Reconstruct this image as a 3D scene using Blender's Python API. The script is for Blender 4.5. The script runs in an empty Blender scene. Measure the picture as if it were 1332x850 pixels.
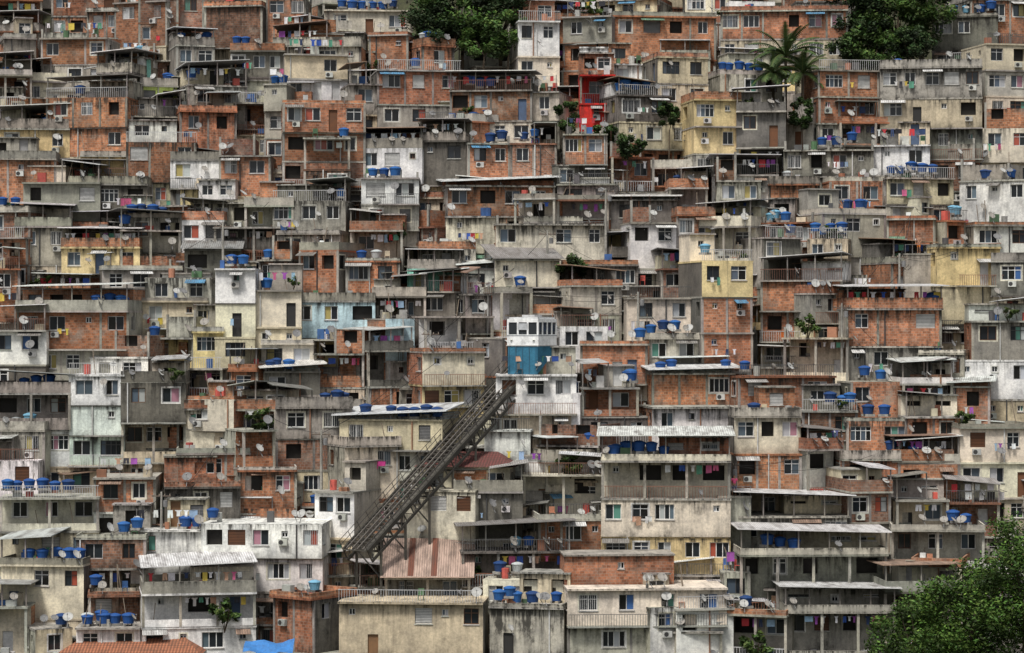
import bpy, math, random
from mathutils import Matrix, Vector, noise
R=random.Random(31)
scene=bpy.context.scene
F=3290.0; ZC=34.0; CD=264.0      # survey scale of the hillside
S=1.2                            # house scale
def dist(py): return 264.0/(1-1.143*(425-py)/F)
def site(px,py,off=0.0,base=None):
    d=dist(base if base is not None else py)+off
    return Vector(((px-666)*d/F, d-CD, ZC+(425-py)*d/F))
# ------------------------------------------------------------------ materials
def newmat(name):
    m=bpy.data.materials.new(name); m.use_nodes=True
    nt=m.node_tree; b=nt.nodes['Principled BSDF']; return m,nt,b
def nd(nt,t,**kw):
    n=nt.nodes.new(t)
    for k,v in kw.items(): setattr(n,k,v)
    return n
def math_(nt,op,a,b=None,clamp=False):
    n=nt.nodes.new('ShaderNodeMath'); n.operation=op; n.use_clamp=clamp
    for i,s in enumerate((a,b)):
        if s is None: continue
        if isinstance(s,(int,float)): n.inputs[i].default_value=s
        else: nt.links.new(s,n.inputs[i])
    return n.outputs[0]
def mix(nt,f,a,b,mode='MIX'):
    n=nt.nodes.new('ShaderNodeMixRGB'); n.blend_type=mode
    for i,s in enumerate((f,a,b)):
        if isinstance(s,(int,float)): n.inputs[i].default_value=s
        elif isinstance(s,tuple): n.inputs[i].default_value=s if len(s)==4 else (*s,1)
        else: nt.links.new(s,n.inputs[i])
    return n.outputs[0]
def mrange(nt,v,a,b,c=0.0,d=1.0):
    n=nt.nodes.new('ShaderNodeMapRange'); n.clamp=True
    nt.links.new(v,n.inputs[0])
    for i,x in enumerate((a,b,c,d)): n.inputs[i+1].default_value=x
    return n.outputs[0]
def coords(nt):
    uv=nd(nt,'ShaderNodeUVMap',uv_map='UVMap'); oi=nt.nodes.new('ShaderNodeObjectInfo')
    r=math_(nt,'MULTIPLY',oi.outputs['Random'],173.0)
    c=nt.nodes.new('ShaderNodeCombineXYZ'); nt.links.new(r,c.inputs[0]); nt.links.new(r,c.inputs[2])
    a=nd(nt,'ShaderNodeVectorMath',operation='ADD'); nt.links.new(uv.outputs[0],a.inputs[0]); nt.links.new(c.outputs[0],a.inputs[1])
    return uv.outputs[0],a.outputs[0]
def noise_(nt,vec,sc=(1,1,1),scale=1,detail=4,rough=0.6):
    mp=nt.nodes.new('ShaderNodeMapping'); mp.inputs['Scale'].default_value=sc; nt.links.new(vec,mp.inputs[0])
    n=nt.nodes.new('ShaderNodeTexNoise'); n.inputs['Scale'].default_value=scale; n.inputs['Detail'].default_value=detail; n.inputs['Roughness'].default_value=rough
    nt.links.new(mp.outputs[0],n.inputs['Vector']); return n.outputs[0]
def grime(nt,vec,col,amt):
    st=nd(nt,'ShaderNodeUVMap',uv_map='st'); sx=nt.nodes.new('ShaderNodeSeparateXYZ'); nt.links.new(st.outputs[0],sx.inputs[0])
    top=math_(nt,'POWER',sx.outputs[1],4.0)
    bot=math_(nt,'POWER',math_(nt,'SUBTRACT',1.0,sx.outputs[1],True),7.0)
    fade=noise_(nt,vec,(1,1,1),0.5,5)
    col=mix(nt,1.0,col,mix(nt,mrange(nt,fade,0.32,0.68),(0.62,0.62,0.63),(1.22,1.2,1.16)),'MULTIPLY')
    streak=mrange(nt,noise_(nt,vec,(2.6,0.25,1),1.0,5,0.65),0.47,0.65)
    s2=mrange(nt,noise_(nt,vec,(6,0.45,1),1.0,3,0.6),0.43,0.71)
    patch=mrange(nt,noise_(nt,vec,(1,0.7,1),0.8,7,0.72),0.51,0.67)
    f=math_(nt,'MULTIPLY',streak,math_(nt,'ADD',math_(nt,'MULTIPLY',top,1.3),0.3))
    f=math_(nt,'ADD',f,math_(nt,'MULTIPLY',patch,0.6))
    f=math_(nt,'ADD',f,math_(nt,'MULTIPLY',s2,math_(nt,'MULTIPLY',top,0.8)))
    f=math_(nt,'ADD',f,math_(nt,'MULTIPLY',bot,0.38))
    oi=nt.nodes.new('ShaderNodeObjectInfo'); r2=math_(nt,'FRACT',math_(nt,'MULTIPLY',oi.outputs['Random'],37.7))
    f=math_(nt,'MULTIPLY',f,math_(nt,'MULTIPLY',mrange(nt,r2,0,1,.3,1.4),amt),True)
    f=math_(nt,'MINIMUM',f,0.92)
    col=mix(nt,f,col,(0.034,0.032,0.028))
    fine=noise_(nt,vec,(1,1,1),5,5,0.85)
    return mix(nt,1.0,col,mix(nt,mrange(nt,fine,0.3,0.7),(0.70,0.70,0.70),(1.22,1.22,1.2)),'MULTIPLY'),fine
def vc(nt):
    return nd(nt,'ShaderNodeVertexColor',layer_name='Col').outputs[0]
def bump(nt,b,h,s,d=0.02):
    n=nt.nodes.new('ShaderNodeBump'); n.inputs['Strength'].default_value=s; n.inputs['Distance'].default_value=d
    nt.links.new(h,n.inputs['Height']); nt.links.new(n.outputs[0],b.inputs['Normal'])
def mk_wall(name,amt):
    m,nt,b=newmat(name); uv,vec=coords(nt)
    c,f=grime(nt,vec,vc(nt),amt); nt.links.new(c,b.inputs['Base Color']); b.inputs['Roughness'].default_value=0.92
    b.inputs['Specular IOR Level'].default_value=0.2; bump(nt,b,f,0.6); return m
def mk_brick():
    m,nt,b=newmat('hollow_brick'); uv,vec=coords(nt)
    br=nt.nodes.new('ShaderNodeTexBrick'); nt.links.new(uv,br.inputs['Vector'])
    br.inputs['Scale'].default_value=1; br.inputs['Brick Width'].default_value=0.34; br.inputs['Row Height'].default_value=0.22
    br.inputs['Mortar Size'].default_value=0.02; br.inputs['Color1'].default_value=(0.58,0.57,0.57,1); br.inputs['Color2'].default_value=(1.35,1.33,1.28,1); br.inputs['Mortar'].default_value=(0.9,1.4,1.8,1)
    c=mix(nt,1.0,vc(nt),br.outputs['Color'],'MULTIPLY')
    oi=nt.nodes.new('ShaderNodeObjectInfo'); r3=math_(nt,'FRACT',math_(nt,'MULTIPLY',oi.outputs['Random'],91.3))
    sm=mrange(nt,noise_(nt,vec,(1,1,1),0.7,6,0.7),0.50,0.66)
    c=mix(nt,math_(nt,'MULTIPLY',sm,mrange(nt,r3,0,1,.35,.85)),c,(0.33,0.285,0.24))
    c,f=grime(nt,vec,c,0.75); nt.links.new(c,b.inputs['Base Color']); b.inputs['Roughness'].default_value=0.93
    b.inputs['Specular IOR Level'].default_value=0.15
    bump(nt,b,br.outputs['Fac'],-0.5); return m
def mk_sheet():
    m,nt,b=newmat('corrugated_sheet'); uv,vec=coords(nt)
    w=nt.nodes.new('ShaderNodeTexWave'); w.inputs['Scale'].default_value=1.7; nt.links.new(uv,w.inputs['Vector'])
    col=vc(nt); r=mrange(nt,noise_(nt,vec,(2.0,0.4,1),0.8,5,0.7),0.42,0.68)
    c=mix(nt,math_(nt,'MULTIPLY',r,0.78),col,(0.07,0.05,0.038))
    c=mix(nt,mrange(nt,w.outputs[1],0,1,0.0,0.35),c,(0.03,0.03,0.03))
    nt.links.new(c,b.inputs['Base Color']); b.inputs['Roughness'].default_value=0.7; bump(nt,b,w.outputs[1],0.8,0.05); return m
def mk_tile():
    m,nt,b=newmat('clay_tiles'); uv,vec=coords(nt)
    w=nt.nodes.new('ShaderNodeTexWave'); w.inputs['Scale'].default_value=1.3; nt.links.new(uv,w.inputs['Vector'])
    w2=nd(nt,'ShaderNodeTexWave',bands_direction='Y'); w2.inputs['Scale'].default_value=0.8; nt.links.new(uv,w2.inputs['Vector'])
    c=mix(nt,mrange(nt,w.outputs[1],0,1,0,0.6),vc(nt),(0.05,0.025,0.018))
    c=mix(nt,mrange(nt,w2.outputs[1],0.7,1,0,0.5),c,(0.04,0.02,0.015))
    c=mix(nt,math_(nt,'MULTIPLY',mrange(nt,noise_(nt,vec,(1,1,1),1.2,6,0.7),0.45,0.7),0.6),c,(0.05,0.04,0.03))
    nt.links.new(c,b.inputs['Base Color']); b.inputs['Roughness'].default_value=0.85; bump(nt,b,w.outputs[1],0.9,0.05); return m
def mk_plain(name,rough,spec=0.3,dirt=0.35):
    m,nt,b=newmat(name)
    tc=nt.nodes.new('ShaderNodeTexCoord')
    n=noise_(nt,tc.outputs['Object'],(1,1,1),1.7,5,0.7)
    c=mix(nt,math_(nt,'MULTIPLY',mrange(nt,n,0.42,0.72),dirt),vc(nt),(0.04,0.036,0.03))
    nt.links.new(c,b.inputs['Base Color']); b.inputs['Roughness'].default_value=rough; b.inputs['Specular IOR Level'].default_value=spec; return m
M_WALL=mk_wall('painted_plaster',0.62); M_CONC=mk_wall('raw_concrete',1.0); M_BRICK=mk_brick()
M_GLASS=mk_plain('window_glass',0.12,0.5,0.1); M_FRAME=mk_plain('painted_frame',0.5,0.3,0.45)
M_SHEET=mk_sheet(); M_TILE=mk_tile(); M_PLAIN=mk_plain('mixed_surface',0.7,0.25,0.45); M_LEAF=mk_plain('leaf',0.6,0.2,0.0)
SLOTS=[M_WALL,M_BRICK,M_CONC,M_GLASS,M_FRAME,M_SHEET,M_TILE,M_PLAIN,M_LEAF]
WALL,BRICK,CONC,GLASS,FRAME,SHEET,TILE,PLAIN,LEAF=range(9)
# ------------------------------------------------------------------ mesh builder
class MB:
    def __init__(s): s.v=[];s.f=[];s.m=[];s.c=[];s.uv=[];s.st=[]
    def poly(s,pts,mat,col,uv=None,st=None):
        i=len(s.v); s.v+= [tuple(p) for p in pts]; n=len(pts); s.f.append(tuple(range(i,i+n))); s.m.append(mat)
        s.c+= [(col[0],col[1],col[2],1.0)]*n
        if uv is None:
            a=Vector(pts[1])-Vector(pts[0]); b=Vector(pts[-1])-Vector(pts[0]); nn=a.cross(b)
            ax=max(range(3),key=lambda k:abs(nn[k]))
            o=[(1,2),(0,2),(0,1)][ax]; uv=[(p[o[0]],p[o[1]]) for p in pts]
        s.uv+=list(uv); s.st+= [(0,t) for t in (st if st else [0.45]*n)]
    def box(s,x0,x1,y0,y1,z0,z1,mat,col,st=None,bottom=True):
        s.poly([(x0,y0,z0),(x1,y0,z0),(x1,y0,z1),(x0,y0,z1)],mat,col,st=st)
        s.poly([(x1,y1,z0),(x0,y1,z0),(x0,y1,z1),(x1,y1,z1)],mat,col,st=st)
        s.poly([(x0,y1,z0),(x0,y0,z0),(x0,y0,z1),(x0,y1,z1)],mat,col,st=st)
        s.poly([(x1,y0,z0),(x1,y1,z0),(x1,y1,z1),(x1,y0,z1)],mat,col,st=st)
        s.poly([(x0,y0,z1),(x1,y0,z1),(x1,y1,z1),(x0,y1,z1)],mat,col)
        if bottom: s.poly([(x0,y1,z0),(x1,y1,z0),(x1,y0,z0),(x0,y0,z0)],mat,col)
    def beam(s,a,b,w,mat,col,h=None):
        a=Vector(a);b=Vector(b);d=(b-a).normalized(); up=Vector((0,0,1)) if abs(d.z)<0.95 else Vector((1,0,0))
        sx=d.cross(up).normalized()*w/2; sy=sx.cross(d).normalized()*(h or w)/2
        c=[-sx-sy,sx-sy,sx+sy,-sx+sy]
        for i in range(4):
            j=(i+1)%4; s.poly([a+c[i],a+c[j],b+c[j],b+c[i]],mat,col)
        s.poly([a+k for k in c],mat,col); s.poly([b+k for k in c[::-1]],mat,col)
    def lathe(s,prof,n,mat,col,o=(0,0,0)):
        for k in range(len(prof)-1):
            r0,z0=prof[k];r1,z1=prof[k+1]
            for i in range(n):
                a=2*math.pi*i/n;b=2*math.pi*(i+1)/n
                p=[(o[0]+r0*math.cos(a),o[1]+r0*math.sin(a),o[2]+z0),(o[0]+r0*math.cos(b),o[1]+r0*math.sin(b),o[2]+z0),
                   (o[0]+r1*math.cos(b),o[1]+r1*math.sin(b),o[2]+z1),(o[0]+r1*math.cos(a),o[1]+r1*math.sin(a),o[2]+z1)]
                if r0<1e-6: p=p[1:]
                elif r1<1e-6: p=p[:3]
                s.poly(p,mat,col)
    def mesh(s,name):
        me=bpy.data.meshes.new(name); me.from_pydata(s.v,[],s.f)
        for m in SLOTS: me.materials.append(m)
        me.polygons.foreach_set('material_index',s.m)
        for nm,dat in (('UVMap',s.uv),('st',s.st)):
            u=me.uv_layers.new(name=nm); u.data.foreach_set('uv',[x for p in dat for x in p])
        ca=me.color_attributes.new(name='Col',type='FLOAT_COLOR',domain='CORNER'); ca.data.foreach_set('color',[x for p in s.c for x in p])
        me.update(); return me
    def obj(s,name,M=None,parent=None):
        o=bpy.data.objects.new(name,s.mesh(name)); scene.collection.objects.link(o)
        if parent: o.parent=parent
        if M is not None: o.matrix_world=M
        return o
def inst(name,me,M):
    o=bpy.data.objects.new(name,me); scene.collection.objects.link(o); o.matrix_world=M; return o
COL={'C':(.42,.40,.35),'D':(.19,.18,.16),'P':(.58,.51,.38),'K':(.71,.66,.54),'Y':(.74,.60,.32),'W':(.85,.85,.83),
 'T':(.30,.68,.58),'L':(.52,.70,.79),'M':(.70,.82,.75),'G':(.5,.66,.2),'R':(.62,.035,.03),'O':(.62,.40,.29),'B':(.41,.175,.098),'b':(.27,.135,.09)}
def jit(c,a=0.15):
    k=1+R.uniform(-a,a); return tuple(min(.85,max(0,x*k*(1+R.uniform(-.04,.04)))) for x in c)
def matof(l): return BRICK if l in 'Bb' else (CONC if l in 'CD' else WALL)
def pane():
    r=R.random()
    if r<.66: return jit((.016,.02,.025),.4)
    if r<.80: return jit((.09,.12,.15),.4)
    if r<.92: return jit((.40,.42,.43),.3)
    return R.choice([(.35,.08,.05),(.05,.12,.3),(.4,.33,.12),(.1,.25,.2),(.4,.2,.25)])
def facade(mb,o,ud,n,w,z0,h,ops,mat,col):
    o=Vector(o);ud=Vector(ud);n=Vector(n)
    def P(u,z,dep=0): 
        p=o+ud*u-n*dep; return (p.x,p.y,z0+z)
    def q(a,b,c,d,dep=0,mt=mat,cl=col):
        if b-a<1e-4 or d-c<1e-4: return
        mb.poly([P(a,c,dep),P(b,c,dep),P(b,d,dep),P(a,d,dep)],mt,cl,uv=[(a,z0+c),(b,z0+c),(b,z0+d),(a,z0+d)],st=[c/h,c/h,d/h,d/h])
    cur=0
    for a,b,c,d,kind in sorted(ops):
        q(cur,a,0,h); q(a,b,0,c); q(a,b,d,h); cur=b
        rd=0.24 if kind!='hole' else 0.45
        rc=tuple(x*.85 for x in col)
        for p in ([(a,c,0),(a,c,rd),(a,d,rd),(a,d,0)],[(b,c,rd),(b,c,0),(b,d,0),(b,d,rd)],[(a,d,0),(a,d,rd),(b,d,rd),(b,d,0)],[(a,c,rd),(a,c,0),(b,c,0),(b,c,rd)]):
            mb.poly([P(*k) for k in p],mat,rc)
        if kind=='hole':
            q(a,b,c,d,rd,PLAIN,jit((.018,.016,.014),.3));  # interior shade painted as a near-black panel behind the opening
            continue
        if kind=='door':
            q(a,b,c,d,.14,PLAIN,R.choice([(.16,.07,.035),(.5,.5,.5),(.08,.12,.2),(.03,.03,.03),(.3,.3,.3),(.22,.12,.06),(.6,.6,.58)])); continue
        if R.random()<.5:
            mb.poly([P(a-.05,c,-.07),P(b+.05,c,-.07),P(b+.05,c,.0),P(a-.05,c,.0)],CONC,jit((.5,.5,.48)))
            mb.poly([P(a-.05,c-.07,-.07),P(b+.05,c-.07,-.07),P(b+.05,c,-.07),P(a-.05,c,-.07)],CONC,jit((.5,.5,.48)))
        if R.random()<.22:   # painted surround
            t=.11; cc=R.choice([(.75,.75,.73),(.55,.55,.5),(.68,.66,.55)])
            for (e,f,g,k) in ((a-t,a,c-t,d+t),(b,b+t,c-t,d+t),(a,b,d,d+t),(a,b,c-t,c)): q(e,f,g,k,-.012,WALL,cc)
        if kind=='shut':
            cc=R.choice([(.14,.06,.03),(.6,.6,.58),(.2,.2,.2),(.62,.62,.6)])
            q(a,b,c,d,.14,FRAME,tuple(x*.4 for x in cc)); k=c
            while k<d-.05: q(a+.04,b-.04,k,k+.07,.1,FRAME,cc); k+=.12
            continue
        fc=R.choice([(.74,.74,.72)]*5+[(.5,.5,.5)]*3+[(.14,.07,.04),(.06,.06,.06)])
        t=.06; fd=.14
        q(a,a+t,c,d,fd,FRAME,fc);q(b-t,b,c,d,fd,FRAME,fc);q(a+t,b-t,c,c+t,fd,FRAME,fc);q(a+t,b-t,d-t,d,fd,FRAME,fc)
        np=2 if b-a<1.5 else R.choice([3,4]); tr=R.random()<.3; ww=(b-a)/np
        opened=R.randrange(np) if R.random()<.35 else -1
        for i in range(np):
            if i: q(a+ww*i-.03,a+ww*i+.03,c+t,d-t,fd-.004,FRAME,fc)
            q(a+ww*i,a+ww*(i+1),c,d,.2,GLASS,(.01,.01,.01) if i==opened else pane())
        if tr: q(a+t,b-t,c+(d-c)*.68,c+(d-c)*.68+.05,fd-.008,FRAME,fc)
        if R.random()<.12:
            k=a+.12
            while k<b: q(k,k+.025,c,d,-.03,FRAME,fc); k+=.15
    q(cur,w,0,h)
def wins(w,h,dens=.85,hole=.1):
    ops=[]; n=max(1,round(w/R.uniform(1.9,2.8))); s=w/n
    for i in range(n):
        if R.random()>dens: continue
        k=R.random(); big=min(s-.5,R.choice([1.0,1.15,1.25,1.4,1.7])); 
        if big<.4: continue
        cx=s*(i+.5)+R.uniform(-.15,.15)
        hh=min(1.2,h-1.2); z=h-.42-hh
        if k<.14: bw=.5; hh=.5; z=h-.5-hh; kd='win'
        elif k<.21 and s>1.3: bw=.8; hh=2.02; z=.06; kd='door'
        else: bw=big; kd='hole' if R.random()<hole else ('shut' if R.random()<.08 else 'win')
        ops.append((cx-bw/2,cx+bw/2,z,z+hh,kd))
    return ops,n,s
HOUSES=[]
def sheetroof(mb,x0,x1,y0,y1,zf,zb,col,th=.06,mat=SHEET,sx=0.0):
    a,b,c,d=(x0,y0,zf),(x1,y0,zf+sx),(x1,y1,zb+sx),(x0,y1,zb)
    mb.poly([a,b,c,d],mat,col,uv=[(p[0],p[1]) for p in (a,b,c,d)])
    lo=[(p[0],p[1],p[2]-th) for p in (a,b,c,d)]
    mb.poly(lo[::-1],PLAIN,tuple(x*.3 for x in col))  # underside colour darkened to paint in the shade below the sheet
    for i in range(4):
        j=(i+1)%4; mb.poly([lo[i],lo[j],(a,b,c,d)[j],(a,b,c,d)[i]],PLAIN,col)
ROOFC=[(.60,.60,.58),(.66,.66,.64),(.42,.41,.39),(.25,.24,.22),(.72,.72,.7),(.33,.22,.16)]
def house(x0,x1,yt,yb,spec,roof='x',yaw=None,off=0.0,name=None,hand=True,dens=None):
    key=yaw is not None
    d0=dist(yb)+off; scw=d0/F; sc=scw/S
    W=(x1-x0)*sc; ztop=ZC+(425-yt)*scw; Hv=(yb-yt)*sc
    st=[]
    for ch in spec:
        if ch in 'v' : st[-1]=(st[-1][0],ch)
        else:
            if ch=='C' and not key and R.random()<.22: ch='D'
            if ch=='B' and not key and R.random()<.25: ch='b'
            st.append((ch,'v' if (not key and R.random()<.11) else ''))
    n=len(st); hh=Hv/n
    while hh>3.4: st.append((st[-1][0],'')); n+=1; hh=Hv/n
    while hh<2.35 and n>1: st.pop(1 if n>2 else -1); n-=1; hh=Hv/n
    if hh<2.35: hh=2.6
    st.append((R.choice('CPPB') ,'')); st=st[::-1]; n+=1
    yaw=R.gauss(0,14) if yaw is None else yaw
    yaw=max(-38,min(38,yaw)); ya=math.radians(yaw)
    d=R.uniform(5.0,7.2); 
    w=W/math.cos(ya) if abs(yaw)<9 else max(2.6,(W-d*.5*abs(math.sin(ya)))/math.cos(ya))
    if w<2.2: w=2.2
    H=hh*n; zb=ztop-H*S
    cx=((x0+x1)/2-666)*scw
    M=Matrix.Translation((cx,d0-CD,zb))@Matrix.Rotation(ya,4,'Z')@Matrix.Diagonal((S,S,S,1))
    mb=MB(); X0=-w/2;X1=w/2
    mb.box(X0+.02,X1-.02,.05,d,-4.5,0.0,CONC,jit(COL['D'],.3),bottom=False)
    side=R.choice(['same','same','C','B','C','D'])
    fy=0
    for i,(l,fl) in enumerate(st):
        if i>=1 and w>5 and R.random()<(.06 if key else .25):
            dlt=R.uniform(.5,min(2.0,w*.28))
            if R.random()<.5: X0+=dlt
            else: X1-=dlt
            w=X1-X0
        z0=i*hh; base=COL[l]; col=jit(base,.3 if l in 'CDBb' else .13); mt=matof(l)
        fy=R.choice([0,0,0,-.2,-.35,.15]) if hand else R.choice([0,0,-.25,.3])
        sl=l if side=='same' else side
        scol=col if side=='same' else jit(COL[sl],.25); smt=matof(sl)
        if fl=='v':
            vd=1.7
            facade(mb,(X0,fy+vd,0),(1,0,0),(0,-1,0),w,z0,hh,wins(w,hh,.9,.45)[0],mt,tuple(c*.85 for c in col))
            ph=R.choice([.9,1.0,.6]); r=R.random()
            if r<.6: 
                mb.box(X0,X1,fy,fy+.12,z0+.05,z0+ph,mt,col,st=[.3,.3,.95,.95])
            else:
                rc_=R.choice([(.6,.6,.6),(.1,.1,.1),(.25,.12,.08)])
                mb.box(X0,X1,fy,fy+.05,z0+.95,z0+1.0,FRAME,rc_); k=X0+.1
                while k<X1: mb.box(k,k+.035,fy+.01,fy+.04,z0+.05,z0+.95,FRAME,rc_); k+=.22
            np=max(2,round(w/3.2)+1)
            for k in range(np):
                px=X0+.12+(w-.24)*k/(np-1); mb.box(px-.1,px+.1,fy-.004,fy+.19,z0+.06,z0+hh-.05,CONC,jit(COL['C'],.2))
            for sx in (X0,X1): mb.poly([(sx,fy+vd,z0),(sx,d,z0),(sx,d,z0+hh),(sx,fy+vd,z0+hh)],smt,scol,st=[0,0,1,1])
            mb.poly([(X0,fy,z0+.052),(X1,fy,z0+.052),(X1,fy+vd,z0+.052),(X0,fy+vd,z0+.052)],CONC,(.25,.24,.22))
            if R.random()<.45: laundry_local(mb,X0+w*R.uniform(0,.5)+.2,X1-.4,fy+.35,z0+hh-.35)
            if R.random()<.6:
                for _ in range(R.randint(1,4)): junk(mb,R.uniform(X0+.4,X1-.9),fy+R.uniform(.4,1),z0+.06)
        else:
            ops,nw,s=wins(w,hh,dens if dens is not None else (.92 if l not in 'Bb' else .78),.25 if l in 'Bb' else .09)
            facade(mb,(X0,fy,0),(1,0,0),(0,-1,0),w,z0,hh,ops,mt,col)
            sd=d-fy
            so=wins(sd,hh,.5)[0]; facade(mb,(X1,fy,0),(0,1,0),(1,0,0),sd,z0,hh,so,smt,scol)
            so=wins(sd,hh,.5)[0]; facade(mb,(X0,d,0),(0,-1,0),(-1,0,0),sd,z0,hh,so,smt,scol)
            if l in 'Bb' or (l=='C' and R.random()<.4):
                cc=jit((.36,.34,.31),.25)
                for px in [X0+.1,X1-.1]+[X0+s*k for k in range(1,nw) if R.random()<.5]:
                    lo=px-.1-(.012 if px<X0+.2 else 0); hi=px+.1+(.012 if px>X1-.2 else 0)
                    mb.box(lo,hi,fy-.022,fy+.1,z0+.02,z0+hh-.02,CONC,cc,bottom=False,st=[0,0,1,1])
            for _ in range(R.choice([0,0,0,1,1])):
                if not ops: break
                a,b,c,dd,kd=R.choice(ops); ax=X0+(a+b)/2+R.uniform(-.2,.2)
                if kd!='door' and c>.75:
                    mb.box(ax-.34,ax+.34,fy-.34,fy-.03,z0+c-.6,z0+c-.12,PLAIN,jit((.5,.5,.47),.3)); 
                    mb.poly([(ax-.28+.19*math.cos(t*math.pi/4)+.15,fy-.345,z0+c-.36+.19*math.sin(t*math.pi/4)) for t in range(8)],PLAIN,(.05,.05,.05))
            for _ in range(2):
              if R.random()<.4:
                px=X0+w*R.uniform(.05,.95)
                if all(not(a-.1<px-X0<b+.1) for a,b,c,dd,k in ops): mb.box(px-.045,px+.045,fy-.13,fy-.03,z0,z0+hh,PLAIN,R.choice([(.6,.6,.58),(.06,.06,.06),(.3,.16,.1),(.45,.45,.43)]))
            if R.random()<.17:
                a=X0+w*R.uniform(.05,.5); laundry_local(mb,a,min(X1-.1,a+R.uniform(1.0,2.6)),fy-.3,z0+hh*.55,small=True)
            if ops:
                for a,b,c,dd,kd in ops:
                    if R.random()<.12: sheetroof(mb,X0+a-.3,X0+b+.3,fy-.8,fy-.02,z0+dd+.0,z0+dd+.28,R.choice(ROOFC+[(.1,.3,.5),(.15,.3,.2)]),.04)
        zt=z0+hh; pr=R.choice([.02,.03,.08,.2 if hand else .05])
        mb.box(X0-.04,X1+.04,fy-pr-.03 if i+1<n else -.34,d+.01,zt-.11,zt+.04,CONC,jit((.38,.365,.33),.25) if R.random()<.6 else tuple(x*.9 for x in col),st=[.5,.5,.9,.9])
        if i+1<n and R.random()<.25: # projecting ledge between storeys
            lx0=X0+w*R.choice([0,.0,.3]); mb.box(lx0,X1-.003,fy-.75,fy-.005,zt-.09,zt+.02,CONC,jit((.36,.35,.32),.2))
            if R.random()<.6:
                rc_=R.choice([(.5,.5,.5),(.1,.1,.1),(.25,.12,.08)]); mb.box(lx0,X1-.003,fy-.74,fy-.70,zt+.9,zt+.94,FRAME,rc_); k=lx0+.05
                while k<X1: mb.box(k,k+.03,fy-.735,fy-.705,zt+.02,zt+.9,FRAME,rc_); k+=.2
    T=H+.045; yf=-.3
    if roof=='m' and not key and R.random()<.42: roof=R.choice('fphhp')
    if roof=='x': roof=R.choice('fpphmmmmw' if hand else 'fpphmmm')
    pm,pc=(BRICK,jit(COL['B'],.25)) if R.random()<.35 else (CONC,jit(COL['C'],.35))
    def parapet(ph,mm=pm,cc=pc):
        mb.box(X0,X1,yf,yf+.12,T,T+ph,mm,cc,st=[.2,.2,1,1]); mb.box(X0,X0+.12,yf+.121,d-.121,T,T+ph,mm,cc,st=[.2,.2,1,1])
        mb.box(X1-.12,X1,yf+.121,d-.121,T,T+ph,mm,cc,st=[.2,.2,1,1]); mb.box(X0,X1,d-.12,d,T,T+ph,mm,cc)
    def railing(col_):
        mb.box(X0,X1,yf,yf+.04,T+.9,T+.95,FRAME,col_); k=X0+.05
        while k<X1: mb.box(k,k+.03,yf+.005,yf+.035,T,T+.9,FRAME,col_); k+=.2
    def backroom(y0,rh,l=None):
        l=l or R.choice('BBCCDKWP'); xa=X0+w*R.choice([0,0,.3,.45]); xb=X1 if xa>X0 else X0+w*R.choice([.5,.7,1])
        cc=jit(COL[l],.2); facade(mb,(xa+.02,y0,0),(1,0,0),(0,-1,0),xb-xa-.04,T,rh,wins(xb-xa-.04,rh,.8,.35)[0],matof(l),cc)
        facade(mb,(xb-.02,y0,0),(0,1,0),(1,0,0),d-y0-.15,T,rh,[],matof(l),cc); facade(mb,(xa+.02,d-.15,0),(0,-1,0),(-1,0,0),d-y0-.15,T,rh,[],matof(l),cc)
        mb.box(xa-.05,xb+.05,y0-.25,d-.1,T+rh,T+rh+.12,CONC,jit((.40,.38,.35),.3),st=[.6,.6,1,1])
    if roof=='p':
        if R.random()<.75: parapet(R.choice([.25,.4,.7]))
        else: railing(R.choice([(.5,.5,.5),(.1,.1,.1)]))
        if R.random()<.25: backroom(d*.5,R.uniform(2.0,2.4))
    elif roof=='m':
        r=R.random()
        if r<.6: parapet(R.choice([.5,.8,.9]),*(((matof(st[-1][0])),col) if R.random()<.5 else (pm,pc)))
        elif r<.8: railing(R.choice([(.5,.5,.5),(.1,.1,.1),(.2,.1,.07)]))
        rh=R.uniform(1.7,2.1); ov=R.uniform(.0,.45); rc=jit(R.choice(ROOFC),.2); tilt=R.uniform(-.25,.45); sx=R.uniform(-.5,.5)
        if R.random()<.75: backroom(R.uniform(1.8,3.0),rh-.3-max(0,-tilt)-max(0,-sx)*.5)
        xa=X0-ov; xb=X1+ov
        if R.random()<.5 and not key: 
            f=R.uniform(.3,.55)
            if R.random()<.5: xa=X0+w*f
            else: xb=X1-w*f
        sheetroof(mb,xa,xb,yf-ov,d,T+rh,T+rh+tilt,rc,.07,sx=sx)
        npst=max(2,round((xb-xa)/2.6)+1)
        for k in range(npst):
            px=max(X0+.1,min(X1-.1,xa+(xb-xa)*k/(npst-1))); mb.box(px-.05,px+.05,yf+.15,yf+.25,T,T+rh-.06+sx*(px-xa)/(xb-xa),PLAIN,jit((.22,.2,.18),.5))
        if R.random()<.28: laundry_local(mb,xa+.5,xb-.5,yf+.5,T+rh-.5)
        for _ in range(R.randint(0,5)): junk(mb,R.uniform(X0+.2,X1-.8),R.uniform(.1,1.2),T)
    elif roof=='h':   # unfinished storey: open brick shell
        l=R.choice('BBbC'); cc=jit(COL[l],.25); xa=X0+w*R.choice([0,0,.4]); xb=X1 if xa>X0 else X0+w*R.choice([.45,.7,1]); rh=R.uniform(1.1,2.0); wd=xb-xa
        facade(mb,(xa,.1,0),(1,0,0),(0,-1,0),wd,T,rh,[(o[0],o[1],min(.9,rh-.3),rh-.02,'hole') for o in wins(wd,2.8,.6)[0] if o[4]=='win' and rh>1.6],matof(l),cc)
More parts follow.
